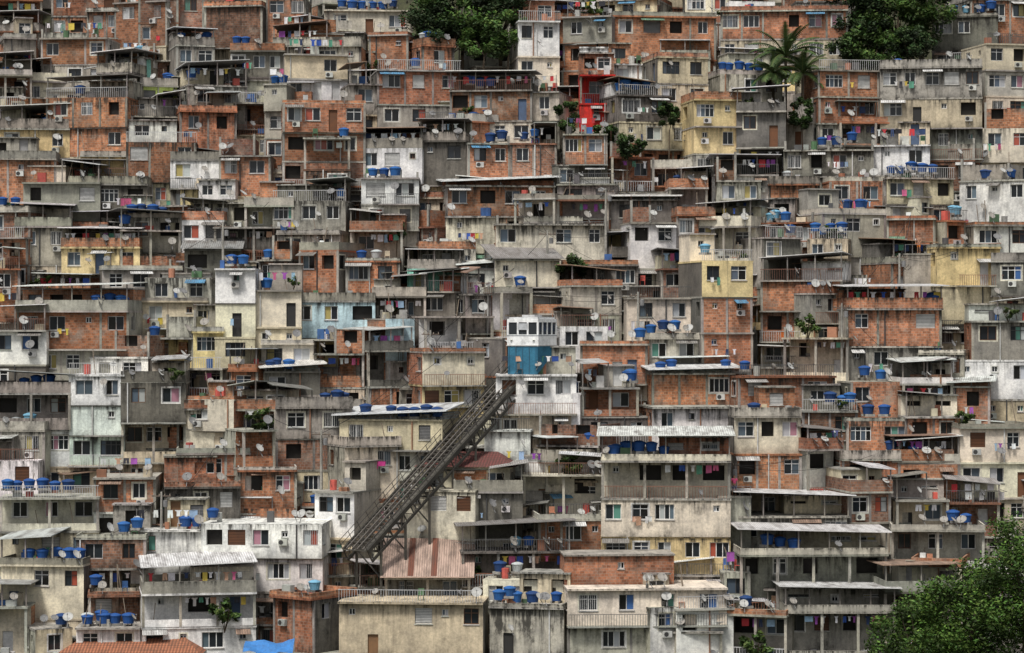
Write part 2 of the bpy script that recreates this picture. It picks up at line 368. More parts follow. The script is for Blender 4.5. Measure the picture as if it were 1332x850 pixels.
        mb.box(xa,xa+.12,.101,d*.7,T,T+rh*.9,matof(l),cc); mb.box(xb-.12,xb,.101,d*.7,T,T+rh,matof(l),cc); mb.box(xa+.12,xb-.12,d*.7,d*.7+.12,T,T+rh*.9,matof(l),cc)
        for k in (xa+.1,xb-.1): mb.box(k-.1,k+.1,.08,.3,T,T+rh+R.uniform(.1,.7),CONC,(.36,.35,.32))
        for k in (xa+.06,xa+.14,xb-.06,xb-.14): mb.beam((k,.2,T+rh),(k,.2,T+rh+1.1),.02,PLAIN,(.12,.06,.04))
    elif roof=='w':
        sheetroof(mb,X0-.5,X1+.5,yf-.5,d,T+.35,T+.85,jit((.74,.74,.72),.08),.1,sx=R.uniform(-.2,.5))
        for k in (X0+.1,X1-.1,0): mb.box(k-.05,k+.05,yf+.1,yf+.2,T,T+.3,PLAIN,(.2,.2,.2))
        mb.box(X0+.05,X1-.05,.6,d-.3,T,T+.5,BRICK,pc)
    elif roof in 'sr':
        rc=jit((.30,.29,.27),.2) if roof=='s' else (.50,.36,.29); rz=1.5 if roof=='s' else 2.6
        sheetroof(mb,X0-.3,X1+.3,yf-.3,d,T+.1,T+rz,rc,.08); mb.box(X0+.05,X1-.05,.0,d-.3,T-.03,T+.12,BRICK,pc)
        if roof=='r':
            for k in range(int(w/.9)): 
                if R.random()<.6: 
                    q0=X0+k*.9; rr=jit((.22,.07,.04),.3); mb.poly([(q0,yf-.2,T+.16),(q0+.45,yf-.2,T+.16),(q0+.45,d-.1,T+rz+.02),(q0,d-.1,T+rz+.02)],SHEET,rr)
        mb.poly([(X1-.05,0,T),(X1-.05,d-.1,T),(X1-.05,d-.1,T+1.4)],BRICK,pc); mb.poly([(X0+.05,0,T),(X0+.05,d-.1,T),(X0+.05,d-.1,T+1.4)],BRICK,pc)
    elif roof in 'tu':
        rc=(.42,.16,.08) if roof=='t' else (.17,.05,.045); rz=T+1.1; ym=d*.45
        A,B_,C_,D_=(X0-.4,yf-.4,T),(X1+.4,yf-.4,T),(X1+.4,d,T),(X0-.4,d,T); E,G=(X0+1.4,ym,rz),(X1-1.4,ym,rz)
        mb.poly([A,B_,G,E],TILE,rc,uv=[(p[0],p[1]) for p in (A,B_,G,E)]); mb.poly([C_,D_,E,G],TILE,rc,uv=[(p[0],p[1]) for p in (C_,D_,E,G)])
        mb.poly([B_,C_,G],TILE,rc,uv=[(p[1],p[0]) for p in (B_,C_,G)]); mb.poly([D_,A,E],TILE,rc,uv=[(p[1],p[0]) for p in (D_,A,E)])
    elif roof=='f':
        if R.random()<.5:
            for k in range(R.randint(2,4)): 
                px=R.choice([X0+.15,X1-.15,(X0+X1)/2]); py=R.choice([.0,d*.5]); mb.box(px-.1+k*.003,px+.1+k*.003,py,py+.2,T,T+R.uniform(.3,.9),CONC,(.36,.35,.32))
        if R.random()<.25: backroom(d*.4,2.2)
        if R.random()<.2: laundry_local(mb,X0+.4,X1-.4,.5,T+1.5,posts=T)
    if roof in 'pf':
        for _ in range(R.randint(0,4)): junk(mb,R.uniform(X0+.2,X1-.8),R.uniform(0,1.5),T)
    tops=[s_[0] for s_ in st[1:]]; dom=max(set(tops),key=tops.count)
    nm=name or {'B':'brick_house','b':'brick_house','C':'concrete_house','D':'concrete_house'}.get(dom,'plastered_house')
    mb.obj(nm,M)
    HOUSES.append(dict(x0=x0,x1=x1,yt=yt,yb=yb,M=M,w=w,X0=X0,X1=X1,d=d,T=T,sc=scw,roof=roof,cx=cx,hh=hh,hand=hand,yaw=ya))
    return HOUSES[-1]
CLO=[(.7,.7,.7)]*5+[(.5,.04,.05),(.04,.1,.4),(.55,.12,.25),(.6,.45,.08),(.03,.03,.04),(.3,.45,.6),(.1,.3,.2),(.3,.08,.35),(.5,.3,.2),(.03,.05,.12)]
def laundry_local(mb,xa,xb,y,z,small=False,posts=None,cols=None):
    if xb-xa<.6: return
    mb.beam((xa,y,z),(xb,y,z),.015,PLAIN,(.1,.1,.1))
    if posts is not None:
        for p in (xa,xb): mb.beam((p,y,posts),(p,y,z+.1),.06,PLAIN,(.2,.19,.18))
    x=xa+.05
    while x<xb-.35:
        w=R.uniform(.3,.65) if not small else R.uniform(.25,.45); w=min(w,xb-x); c=jit(R.choice(cols or CLO),.15); k=R.random(); dr=R.uniform(.4,.75)
        s=R.uniform(-.08,.08)
        if k<.4: # tee shirt
            pts=[(0,.0),(.2,-.25),(.27,-.2),(.27,-1),(.73,-1),(.73,-.2),(.8,-.25),(1,0),(.66,.0),(.5,-.06),(.34,.0)]
            mb.poly([(x+a*w,y+s*abs(b),z+b*dr*.9) for a,b in pts],PLAIN,c)
        elif k<.6: # trousers
            pts=[(.15,0),(.1,-1.2),(.42,-1.2),(.5,-.35),(.58,-1.2),(.9,-1.2),(.85,0)]
            mb.poly([(x+a*w,y+s*abs(b),z+b*dr*.8) for a,b in pts],PLAIN,c)
        else: # towel or sheet, two folds
            xm=x+w*.5
            mb.poly([(x,y,z),(xm,y+.04,z),(xm,y+.04+s,z-dr),(x,y+s,z-dr*1.03)],PLAIN,c); mb.poly([(xm,y+.04,z),(x+w,y,z),(x+w,y+s,z-dr*.97),(xm,y+.04+s,z-dr)],PLAIN,c)
        x+=w+R.choice([.03,.06,.3,.6])
def junk(mb,x,y,z):
    k=R.random(); c=jit(R.choice([(.4,.4,.38),(.1,.1,.1),(.6,.6,.58),(.05,.12,.3),(.35,.16,.1),(.5,.44,.32),(.08,.15,.08),(.5,.1,.08)]),.3)
    if k<.4: mb.box(x,x+R.uniform(.3,.9),y,y+.5,z,z+R.uniform(.3,1.0),PLAIN,c)
    elif k<.6: mb.lathe([(.0,0),(.28,0),(.3,.8),(0,.82)],8,PLAIN,c,(x+.3,y+.3,z))
    elif k<.8: # chair
        mb.box(x,x+.45,y,y+.45,z+.42,z+.46,PLAIN,c); mb.box(x,x+.45,y+.42,y+.45,z+.46,z+.9,PLAIN,c)
        for a in (0,.41):
            for b in (0,.41): mb.box(x+a,x+a+.04,y+b,y+b+.03,z,z+.42,PLAIN,c)
    else: mb.beam((x,y,z),(x+R.uniform(-.5,.5),y+.3,z+R.uniform(1.2,2.3)),.06,PLAIN,(.2,.16,.12))
# ------------------------------------------------------------------ the houses of the photographed slope
DATA="""
0 52 50 96 CB p|52 140 50 118 BC f|112 215 14 50 B p|140 226 3 62 BC f|180 232 -8 68 Bb p|228 300 -6 52 BC p|262 345 8 64 B m
330 398 -4 56 BB p|398 460 52 100 b m|300 456 70 132 DC m|422 537 14 52 K f 4|460 536 46 94 BC p|-30 62 98 150 BC m|60 168 128 205 BCB m -8
-20 35 140 172 K p|0 90 168 206 Y m 5|154 196 76 104 T f 0|176 236 112 152 G p 20|165 240 152 192 Kv m|240 345 112 168 CB m|165 255 186 238 BK m
105 165 203 228 Y p|-20 90 207 268 BC p|30 130 238 292 CD m|90 205 240 284 CC p|230 312 145 204 BB m|222 285 208 246 W p|230 284 245 270 Y f
285 352 203 256 BB m|280 362 134 176 BvC m|368 475 135 248 BBBb p 6|345 372 110 180 C f|355 470 60 118 C m|-30 46 275 345 BB p|20 92 295 345 CB m
80 182 322 355 Y m 0|150 242 300 348 Bv m|160 292 284 330 CB p|240 330 325 372 D s|278 382 296 340 DC f|252 330 264 312 CB p|318 382 268 324 CC p
355 468 262 322 CB m|360 452 304 362 CC p|20 168 405 505 BCC m -5|165 276 362 425 CB m|180 270 392 440 PC p|280 332 350 484 WKP f 0|330 452 334 384 BB m
330 392 378 474 KP f|378 488 392 440 L p 3|390 445 442 478 Y f|252 290 432 488 YY p 18|190 255 440 485 YB m|-10 92 512 608 CvW m 4|90 162 488 606 WMM p 0|158 242 498 602 DPP m
238 312 520 602 KCP p|240 368 528 602 KW m|308 368 560 660 BPC f|355 462 530 612 CB m|436 582 546 625 PC w -14|440 530 580 650 KPC p|94 200 465 512 W m|200 290 480 520 CvC p
290 420 485 530 DC m|340 408 447 488 KD p|408 545 462 505 Dv m|122 202 622 712 BPW f|196 312 634 700 CB p|230 325 590 640 BC m|310 410 612 668 BC p|0 128 648 735 KvP p 5
-30 50 600 660 WC m|170 265 690 760 WC f|262 420 682 770 WW f -4|100 190 700 780 BC p|182 336 772 860 WvW m 10|338 442 778 850 BC p|-30 36 790 860 KY m|34 182 815 870 WC f
0 110 735 805 KB m|90 185 775 830 bC p|80 256 852 900 O t 0|440 628 784 862 PP p -5|500 612 752 790 Cv r 0|600 742 718 762 Dv m 4|625 740 755 800 K f|632 738 790 860 CC p -12
520 625 638 705 KC f -12|546 684 608 660 K u -8|590 680 640 700 DC m|680 786 618 672 Kv m|700 790 676 730 BC p|782 950 600 748 KvKY m -3|738 946 766 862 KC f 4|952 962 745 790 C f
700 790 600 640 Cv m|850 878 790 860 W f|872 962 792 860 W p 14|846 940 822 862 Wv f 0|960 1105 672 730 C m 2|962 1155 722 800 CvC m 3|1020 1165 796 862 Cv m 0|935 1030 800 860 Cv p
1160 1300 690 760 CvB p -5|1165 1322 650 700 bv m|1095 1248 606 650 BB p|1100 1165 640 720 bCC m|1248 1345 556 648 KK p 3|1100 1252 546 606 BB p|1040 1104 585 650 WW m|1035 1115 535 585 BC p
955 1092 490 545 BB p 12|955 1042 542 640 KB p 3|848 956 486 532 B w 8|848 956 530 596 W f 8|756 850 505 580 BvC m|680 760 512 580 WB p|645 750 488 590 WWP f 0|690 790 580 625 Pv m
544 636 458 545 KY p 16|640 735 440 490 CW p|735 816 372 445 CC m|728 790 425 485 WK m|755 842 448 500 Bb p -8|815 908 388 455 KC p|815 905 372 392 B f|905 984 340 480 YBB p 14
838 910 440 480 CC p|985 1108 318 372 DB p|985 1100 365 445 BB m -15|1040 1104 382 460 CP p|1100 1242 402 500 BCC m 5|1010 1112 440 500 KC m|1100 1235 500 552 BC m|1172 1292 506 562 W m
1240 1345 418 520 CWW m|1290 1345 340 430 CP p|1218 1302 322 422 YP p 8|1150 1222 342 390 BK m|1060 1160 278 335 CB p|985 1065 290 330 BB m|1148 1246 232 300 PC p 10|1244 1345 235 300 WB m
1216 1345 290 335 BC p|1020 1212 196 262 CC f|1000 1150 240 290 B p|926 1012 228 282 W m 0|1150 1220 285 342 BK p|1060 1148 92 196 BBC p 10|1146 1276 88 208 CPC p -7|1238 1345 168 212 KC m
1276 1345 58 160 PCK p|1210 1300 22 66 CB m|1255 1345 0 60 B p|938 1102 14 88 BP p -5|930 1022 98 160 CK p 12|898 968 130 236 YYC p 10|958 1022 145 240 CC m|1090 1150 190 240 DC f
1010 1065 160 200 CC m|797 932 22 78 BP p 7|797 856 84 128 W f 7|850 925 75 180 PPC p 12|797 905 125 195 DCP m|754 800 62 100 W f 0|754 800 98 172 Rv f 0|727 800 22 92 CB m|674 728 28 120 WCK p
718 790 175 255 BC m|790 870 205 250 BvC m|725 800 240 285 C p|605 724 188 245 BC m|585 692 118 198 BBK m -6|680 732 120 195 KP f|488 602 92 182 BCC p 9|540 600 60 110 B m
470 606 190 240 D m|470 545 232 300 WC m|545 605 160 215 C p|580 722 242 282 B w 7|580 646 282 330 K f|645 790 292 352 KP f 5|664 792 258 302 Bv m|600 680 160 200 BC p
530 600 350 398 T m 0|600 665 350 398 W w|530 650 385 430 CW m|640 732 338 410 KC s 10|484 604 382 430 Dv m|488 548 415 470 LW f|545 648 412 460 W m|455 545 300 360 CC m
450 520 340 392 BC p|545 640 325 360 C p|795 880 260 300 D w -8|820 880 290 350 WC m|870 990 240 300 CD m|880 930 280 340 BC p|730 830 345 385 CC m|900 985 295 345 Kv m
395 470 180 262 BB f|450 500 110 190 CP m|120 180 95 132 CD m|225 300 60 112 CB m|-20 60 430 520 WC m|-20 30 350 420 BC m|1190 1260 460 510 CB p|860 930 350 400 BC m
130 240 350 372 C m|0 60 560 620 C m|630 690 560 620 WB p|1090 1200 160 200 BC m|1160 1240 600 650 CB m|1180 1345 745 800 CC p|1150 1345 770 850 CC m|400 470 640 700 W m|640 700 380 430 W p
"""
for line in DATA.replace('\n','|').split('|'):
    t=line.split()
    if not t: continue
    x0,x1,yt,yb_=[float(k) for k in t[:4]]; rf=t[5] if len(t)>5 else 'x'; yw=float(t[6]) if len(t)>6 else None
    if yw is None and x1-x0>118:
        m=x0+(x1-x0)*R.uniform(.4,.6); sp=t[4]; alt=''.join((R.choice('BCPKWB') if (c not in 'v' and R.random()<.4) else c) for c in sp)
        if R.random()<.5: sp,alt=alt,sp
        house(x0,m+2,yt+R.uniform(-9,5),yb_+R.uniform(-3,5),sp,rf); house(m-2,x1,yt+R.uniform(-9,7),yb_+R.uniform(-3,5),alt,R.choice([rf,'x']))
    else: house(x0,x1,yt,yb_,t[4],rf,yw)
# denser town between and behind them, up and along the slope
TREEZ=[(500,690,-90,118),(1070,1230,-90,118),(1000,1060,40,190)]
yb=-70.0
while yb<900:
    x=-170+R.uniform(-30,0)
    while x<1500:
        w=R.uniform(58,108)
        cxp=x+w/2
        if not any(a<cxp<b and c<yb<d for a,b,c,d in TREEZ):
            y_=yb+R.uniform(-14,14); hgt=R.uniform(58,84)*(264/dist(y_))
            house(x,x+w,y_-hgt,y_,R.choice(['BC','CB','BB','CC','BP','KC','CvC','WC','BC','PB','BK','CK','YC','PW','WK','BW','KB','CP','DB']),'x',None,off=7.4,hand=False)
        x+=w+R.uniform(-5,14)
    yb+=44
# ------------------------------------------------------------------ terrain
def ground_z(y):
    if y>75: return ground_z(75)+(y-75)*.35
    return ZC-29.7+(y+CD-10.5-230)/1.143
mb=MB(); xs=[-3000,-1500,-700,-400]+list(range(-200,201,8))+[400,700,1500,3000]
ys=[-4000,-1500,-600,-264,-150,-90,-60,-44]+list(range(-36,160,6))+[220,400,1000,4000]
def gz(x,y):
    if y<-38: return -6.0
    z=max(-6,ground_z(y)); 
    if abs(x)<=200: z+=noise.noise(Vector((x*.05,y*.05,0)))*1.2
    if y>300: z=min(z,190)
    return z
for i in range(len(xs)-1):
    for j in range(len(ys)-1):
        p=[(xs[a],ys[b],gz(xs[a],ys[b])) for a,b in ((i,j),(i+1,j),(i+1,j+1),(i,j+1))]
        mb.poly(p,CONC,(.06,.065,.035),uv=[(q[0],q[1]) for q in p])
mb.obj('hillside_ground')
# ------------------------------------------------------------------ trees
def leaf_mesh(mb,cen,rad,n,ls,col,clumps):
    cl=[]
    for _ in range(clumps):
        while True:
            p=Vector((R.uniform(-1,1),R.uniform(-1,1),R.uniform(-1,1)))
            if .35<p.length<1.0: break
        cl.append((Vector((cen[0]+p.x*rad[0],cen[1]+p.y*rad[1],cen[2]+p.z*rad[2])),R.uniform(.16,.34)*min(rad),R.uniform(.35,1.5)))
    for i in range(n):
        c,r,b=cl[i%clumps]; v=Vector((R.gauss(0,1),R.gauss(0,1),R.gauss(0,.75)))
        v=v.normalized()*r*(R.random()**.4)*1.6; p=c+v
        a=Vector((R.uniform(-1,1),R.uniform(-1,1),R.uniform(-.6,.6))).normalized(); u=a.cross(Vector((R.uniform(-1,1),R.uniform(-1,1),R.uniform(-1,1)))).normalized()
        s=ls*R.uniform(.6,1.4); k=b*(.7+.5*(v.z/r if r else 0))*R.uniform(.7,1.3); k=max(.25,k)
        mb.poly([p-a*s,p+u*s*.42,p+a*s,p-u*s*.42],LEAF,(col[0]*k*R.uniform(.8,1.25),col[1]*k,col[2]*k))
    return cl
def tree(name,base,h,rad,n,ls,col,clumps=40):
    mb=MB(); base=Vector(base); top=base+Vector((0,0,h))
    cl=leaf_mesh(mb,top,rad,n,ls,col,clumps)
    bark=(.09,.07,.05); fork=base+Vector((.2,.1,h-rad[2]*.75))
    mb.beam(base-Vector((0,0,3)),base+(fork-base)*.5,h*.06,CONC,bark); mb.beam(base+(fork-base)*.5,fork,h*.045,CONC,bark)
    for c,r,b in cl[::3]:
        m=fork+(c-fork)*.5+Vector((0,0,.3)); mb.beam(fork,m,h*.022,CONC,bark); mb.beam(m,c,h*.010,CONC,bark)
    return mb.obj(name)
def bush_mesh():
    mb=MB(); leaf_mesh(mb,(0,0,.6),(1.1,1.0,.8),320,.22,(.06,.10,.025),9)
    for _ in range(6): mb.beam((0,0,-.8),(R.uniform(-.7,.7),R.uniform(-.5,.5),R.uniform(.4,1)),.05,CONC,(.08,.06,.04))
    return mb.mesh('shrub_mesh')
for px,py,h,rad,n in ((1258,802,10,(6.2,4.5,4.6),19000),(1332,766,11,(4.8,4,5.6),12000),(1190,840,6,(3.8,3.4,3.2),9500)):
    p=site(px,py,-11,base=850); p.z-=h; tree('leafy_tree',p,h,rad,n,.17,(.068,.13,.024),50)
DG=(.032,.058,.02); MG=(.065,.12,.028)
for px,py,h,rad,n,c,o in ((545,12,8,(4,3,4.6),6500,DG,0),(600,8,9,(5,3.5,5.2),8500,MG,0),(650,8,8,(4.2,3,4.6),6500,DG,0),(660,44,4,(2.8,2.2,2.4),3200,MG,-3),(585,46,5,(4,2.6,3),4500,DG,-2),(628,52,4,(2.8,2.2,2.4),3200,MG,-3),
   (1118,34,8,(4,3,4.4),6500,DG,0),(1165,18,9,(4.8,3,5.2),8500,MG,0),(1198,4,9,(4,3,4.4),6000,MG,0),(1135,66,5,(3.4,2.4,2.8),4000,MG,-3),(1182,60,4,(3,2.2,2.4),3000,DG,-3),(1105,0,8,(3.4,3,3.5),4000,DG,0)):
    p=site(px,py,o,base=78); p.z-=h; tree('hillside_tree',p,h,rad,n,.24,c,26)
for px,py,b,rad in ((815,190,240,(2.4,1.6,1.4)),(1042,146,195,(1.6,1.2,1.7)),(745,350,385,(1.6,1.2,1.3)),(515,300,330,(1.2,1,.9)),(1100,60,90,(2,1.5,1.5)),(785,175,215,(1.4,1,1)),(735,150,190,(1.3,1.2,2.2)),(870,150,200,(1,1,1.6))):
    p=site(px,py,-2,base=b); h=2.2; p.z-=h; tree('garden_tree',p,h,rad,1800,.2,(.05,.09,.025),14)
def palm(px,py,base,h,L):
    mb=MB(); p=site(px,py,-1.5,base=base); q=p-Vector((0,0,h))
    mb.beam(q-Vector((0,0,2)),p,.3,CONC,(.14,.11,.08))
    for i in range(22):
        a=i*2.4; el=R.uniform(.0,1.25); dr=Vector((math.cos(a)*math.cos(el),math.sin(a)*math.cos(el),math.sin(el))); pos=p.copy(); vel=dr.copy(); c=jit((.05,.085,.026),.4)
        for k in range(8):
            nx=pos+vel*L/8; side=vel.cross(Vector((0,0,1))).normalized() if abs(vel.z)<.99 else Vector((1,0,0)); ww=.75*math.sin(math.pi*(k+.8)/9.2)
            for sgn in (-1,1):
                for t in (0,.33,.66): 
                    s0=pos+(nx-pos)*t; mb.poly([s0,s0+(nx-pos)*.4,s0+side*sgn*ww+vel*.25-Vector((0,0,ww*.45))],LEAF,jit(c,.25))
            mb.beam(pos,nx,.04,LEAF,(.12,.13,.04)); pos=nx; vel=(vel-Vector((0,0,.17))).normalized()
    mb.obj('palm_tree')
palm(1022,74,165,6,4.8); palm(1044,96,170,5,3.6); palm(1006,96,165,4,3.2)
bm_=[bush_mesh() for _ in range(3)]
# ------------------------------------------------------------------ roof fittings
def tank_mesh(c):
    mb=MB(); mb.lathe([(0,0),(.40,0),(.44,.28),(.50,.58),(.54,.60),(.54,.66),(.49,.71),(.25,.80),(.1,.83),(0,.83)],14,PLAIN,c)
    mb.box(-.42,.42,-.42,-.28,-.2,0,CONC,(.35,.34,.32)); mb.box(-.42,.42,.28,.42,-.2,0,CONC,(.35,.34,.32)); return mb.mesh('water_tank_mesh')
TANK=[tank_mesh((.018,.075,.25)),tank_mesh((.025,.11,.32)),tank_mesh((.015,.048,.15)),tank_mesh((.16,.36,.50)),tank_mesh((.42,.45,.45))]
def dish_mesh(c):
    mb=MB(); pr=[(0,0),(.15,.012),(.3,.05),(.42,.1)]
    for k in range(3):
        for i in range(12):
            a=2*math.pi*i/12;b=2*math.pi*(i+1)/12; r0,h0=pr[k];r1,h1=pr[k+1]
            pts=[(r0*math.cos(a),-h0,r0*math.sin(a)),(r0*math.cos(b),-h0,r0*math.sin(b)),(r1*math.cos(b),-h1,r1*math.sin(b)),(r1*math.cos(a),-h1,r1*math.sin(a))]
            mb.poly(pts[1:] if k==0 else pts,PLAIN,c)
    mb.beam((0,-.1,-.42),(0,-.45,-.02),.025,PLAIN,(.2,.2,.2)); mb.box(-.04,.04,-.5,-.4,-.06,.04,PLAIN,(.3,.3,.3)); mb.beam((0,.02,0),(0,.12,-.25),.05,PLAIN,(.2,.2,.2)); mb.beam((0,.12,-.25),(0,.12,-.9),.05,PLAIN,(.2,.2,.2))
    return mb.mesh('satellite_dish_mesh')
DISH=[dish_mesh((.45,.45,.43)),dish_mesh((.2,.2,.2)),dish_mesh((.32,.3,.27))]
def put_tank(h,x,y,kind=0,z=0):
    s=R.uniform(.85,1.05); inst('water_tank',TANK[kind],h['M']@Matrix.Translation((x,y,h['T']+.2+z))@Matrix.Rotation(R.uniform(0,3),4,'Z')@Matrix.Diagonal((s,s,s,1)))
def near(px,py):
    c=[h for h in HOUSES if h['hand'] and h['x0']-4<px<h['x1']+4]
    return min(c,key=lambda h:abs(h['yt']-py)) if c else None
TP="""125 426 5 0|445 10 6 0|470 262 4 1|506 522 5 2|766 572 7 0|95 815 5 0|35 750 6 0|4 642 6 0|434 738 3 3|1160 232 5 0|1212 402 3 0|800 165 4 1|936 96 5 0|1275 22 5 0|640 180 5 2|155 288 4 0|265 62 5 0|915 782 4 2
686 405 3 0|820 500 3 0|832 440 4 1|424 506 4 2|990 268 3 3|1080 306 4 0|955 475 2 0|642 780 2 1|722 785 1 0|1175 592 2 1|0 268 2 0|460 206 2 1|160 712 2 1|672 692 2 3|200 64 3 0|60 162 4 1|345 488 3 2|560 65 2 0|1250 262 3 3|785 570 3 1|860 480 2 0|610 105 3 0|1270 212 4 0|395 832 3 0|1040 305 3 1|885 320 3 3|220 120 3 0|300 340 3 1|240 700 3 0|1080 540 3 1|1000 730 3 0|1240 690 2 0|30 520 3 0"""
for t in TP.replace('\n','|').split('|'):
    px,py,n,k=[int(v) for v in t.split()]
    for i in range(n):
        q=px+i*15.5*(264/dist(py)); h=near(q,py)
        if h is None or abs(h['yt']-py)>40: continue
        lx=((q-666)*h['sc']-h['cx'])/S; lx=max(h['X0']+.6,min(h['X1']-.6,lx)); put_tank(h,lx,.5+R.uniform(-.1,.5),k if R.random()<.8 else R.choice([0,1,2]),R.choice([.2,.35,.5]) if h['roof'] in 'pm' else R.choice([0,0,.2]))
for h in HOUSES:
    a,b=h['X0'],h['X1']
    if h['roof'] in 'pf' and R.random()<.26:
        n=R.randint(1,2); x=R.uniform(a+.7,max(a+.8,b-1.4*n))
        for i in range(n): put_tank(h,min(x+i*1.3,b-.6),R.uniform(.6,1.6),R.choice([0,0,1,2,2,3,4]),R.choice([0,.3]))
    for _ in range(R.choice([0,1,1,2,2,3]) if h['hand'] else R.choice([0,0,1])):
        if h['roof'] in 'wstur': continue
        x=R.uniform(a+.3,b-.3); z=h['T']+.8; y=-.35
        if R.random()<.3: z=h['T']-h['hh']*R.uniform(.2,.9); y=-.6
        s=R.uniform(.6,1.0)
        inst('satellite_dish',R.choice(DISH),h['M']@Matrix.Translation((x,y,z))@Matrix.Rotation(R.gauss(.6,.6)-h['yaw'],4,'Z')@Matrix.Rotation(-math.radians(R.uniform(25,55)),4,'X')@Matrix.Diagonal((s,s,s,1)))
    if R.random()<.12:
        s=R.uniform(.5,1.2); inst('shrub',R.choice(bm_),h['M']@Matrix.Translation((R.uniform(a,b),R.uniform(-.6,1),h['T']-R.choice([0,h['hh'],2*h['hh']])+.4))@Matrix.Diagonal((s,s,s,1)))
# ------------------------------------------------------------------ inclined railway
A=site(462,716,-6.5); B=site(690,462,-6.5)
dirv=(B-A); L=dirv.length; dz=dirv.normalized(); cr=Vector((dz.y,-dz.x,0)).normalized(); nn=cr.cross(dz).normalized()
if nn.z<0: nn=-nn
mb=MB(); steel=(.06,.057,.052); con=(.06,.057,.05); HW=1.5
def TP_(s,c,u): return A+dz*s+cr*c+nn*u
for c in (-HW,HW):
    mb.beam(TP_(0,c,-.1),TP_(L,c,-.1),.18,CONC,con,h=.4); mb.beam(TP_(0,c,-1.2),TP_(L,c,-1.2),.16,CONC,con,h=.25)
    s=0; k=0
    while s<L-1.2: # lattice web
        mb.beam(TP_(s,c,-.2),TP_(s,c,-1.2),.1,PLAIN,con); mb.beam(TP_(s,c,-.2 if k%2 else -1.2),TP_(s+1.2,c,-1.2 if k%2 else -.2),.08,PLAIN,con); s+=1.2; k+=1
for c in (-1.0,-.3,.3,1.0): mb.beam(TP_(0,c,.12),TP_(L,c,.12),.09,PLAIN,(.15,.135,.12),h=.15)
mb.beam(TP_(0,HW-.35,.02),TP_(L,HW-.35,.02),.5,CONC,(.09,.085,.075),h=.08)
s=0
while s<L:
    mb.beam(TP_(s,-HW,0),TP_(s,HW,0),.2,CONC,(.075,.07,.06),h=.12); s+=.6
for c in (-HW,HW):
    for u in (.55,1.0): mb.beam(TP_(0,c,u),TP_(L,c,u),.045,PLAIN,steel)
    s=0
    while s<L: mb.beam(TP_(s,c,0),TP_(s,c,1.0),.045,PLAIN,steel); s+=1.5
s=1.5
while s<L:
    for c in (-HW,HW):
        p=TP_(s,c,-1.2); mb.beam(p,(p.x,p.y,p.z-9),.24,CONC,con)
    p=TP_(s,-HW,-1.2);q=TP_(s,HW,-1.2); mb.beam(p,q,.2,CONC,con); mb.beam(p,(q.x,q.y,q.z-2.5),.1,PLAIN,con); s+=4.2
mb.obj('inclined_railway_track')
mb=MB(); wh=(.84,.85,.84); bl=(.04,.16,.26); dk=(.03,.035,.04)
w2,l2=1.75,2.0
mb.box(-w2,w2,-l2,l2,0,1.05,FRAME,wh); mb.box(-w2-.02,w2+.02,-l2-.02,l2+.02,.9,.98,FRAME,(.3,.32,.34))
mb.box(-w2+.08,w2-.08,-l2+.08,l2-.08,1.05,2.25,GLASS,dk)
for k in range(4):
    x=-w2+.09+(2*w2-.18)*k/3
    for y in (-l2+.07,l2-.07): mb.box(x-.09,x+.09,y-.07,y+.07,1.05,2.25,FRAME,wh)
for k in range(1,4):
    y=-l2+(2*l2)*k/4
    for x in (-w2+.08,w2-.08): mb.box(x-.07,x+.07,y-.08,y+.08,1.05,2.25,FRAME,wh)
mb.box(-w2,w2,-l2,l2,2.25,2.6,FRAME,wh); mb.box(-w2+.15,w2-.15,-l2+.15,l2-.15,2.6,2.78,FRAME,(.6,.61,.61)); mb.box(-.7,.7,-.8,.8,2.78,3.0,FRAME,(.5,.5,.5))
mb.box(-.55,.55,-l2-.03,-l2+.02,1.5,2.15,FRAME,(.5,.52,.54)); 
for x in (-1.25,1.25): mb.lathe([(0,0),(.13,0),(.13,.04),(0,.05)],8,PLAIN,(.7,.7,.6),(x,-l2-.06,.5))
pf=[(-l2,0),(l2,0),(l2,-.5),(-l2,-2.9)]
mb.poly([(-w2+.1,a,b) for a,b in pf],WALL,bl); mb.poly([(w2-.1,a,b) for a,b in pf[::-1]],WALL,bl)
for i in range(4):
    a=pf[i];b=pf[(i+1)%4]; mb.poly([(-w2+.1,*a),(w2-.1,*a),(w2-.1,*b),(-w2+.1,*b)],WALL,bl)
for k in range(5): x=-w2+.25+k*.75; mb.box(x-.04,x+.04,-l2-.04,-l2,-2.85,-.05,FRAME,(.03,.11,.18))
mb.box(-w2-.05,w2+.05,-l2-.08,l2+.05,-.1,0-.003,FRAME,(.5,.5,.48))
for x in (-1.3,1.3):
    for y,z in ((-1.5,-2.75),(1.5,-.9)): mb.lathe([(0,-.1),(.3,-.1),(.3,.1),(0,.1)],10,PLAIN,(.08,.08,.08),(x,y,z))
P=site(692,449,-8,base=470); cab=mb.obj('funicular_cabin',Matrix.Translation(P)@Matrix.Rotation(math.radians(-28),4,'Z'))
bv=cab.modifiers.new('bev','BEVEL'); bv.width=.05; bv.segments=2
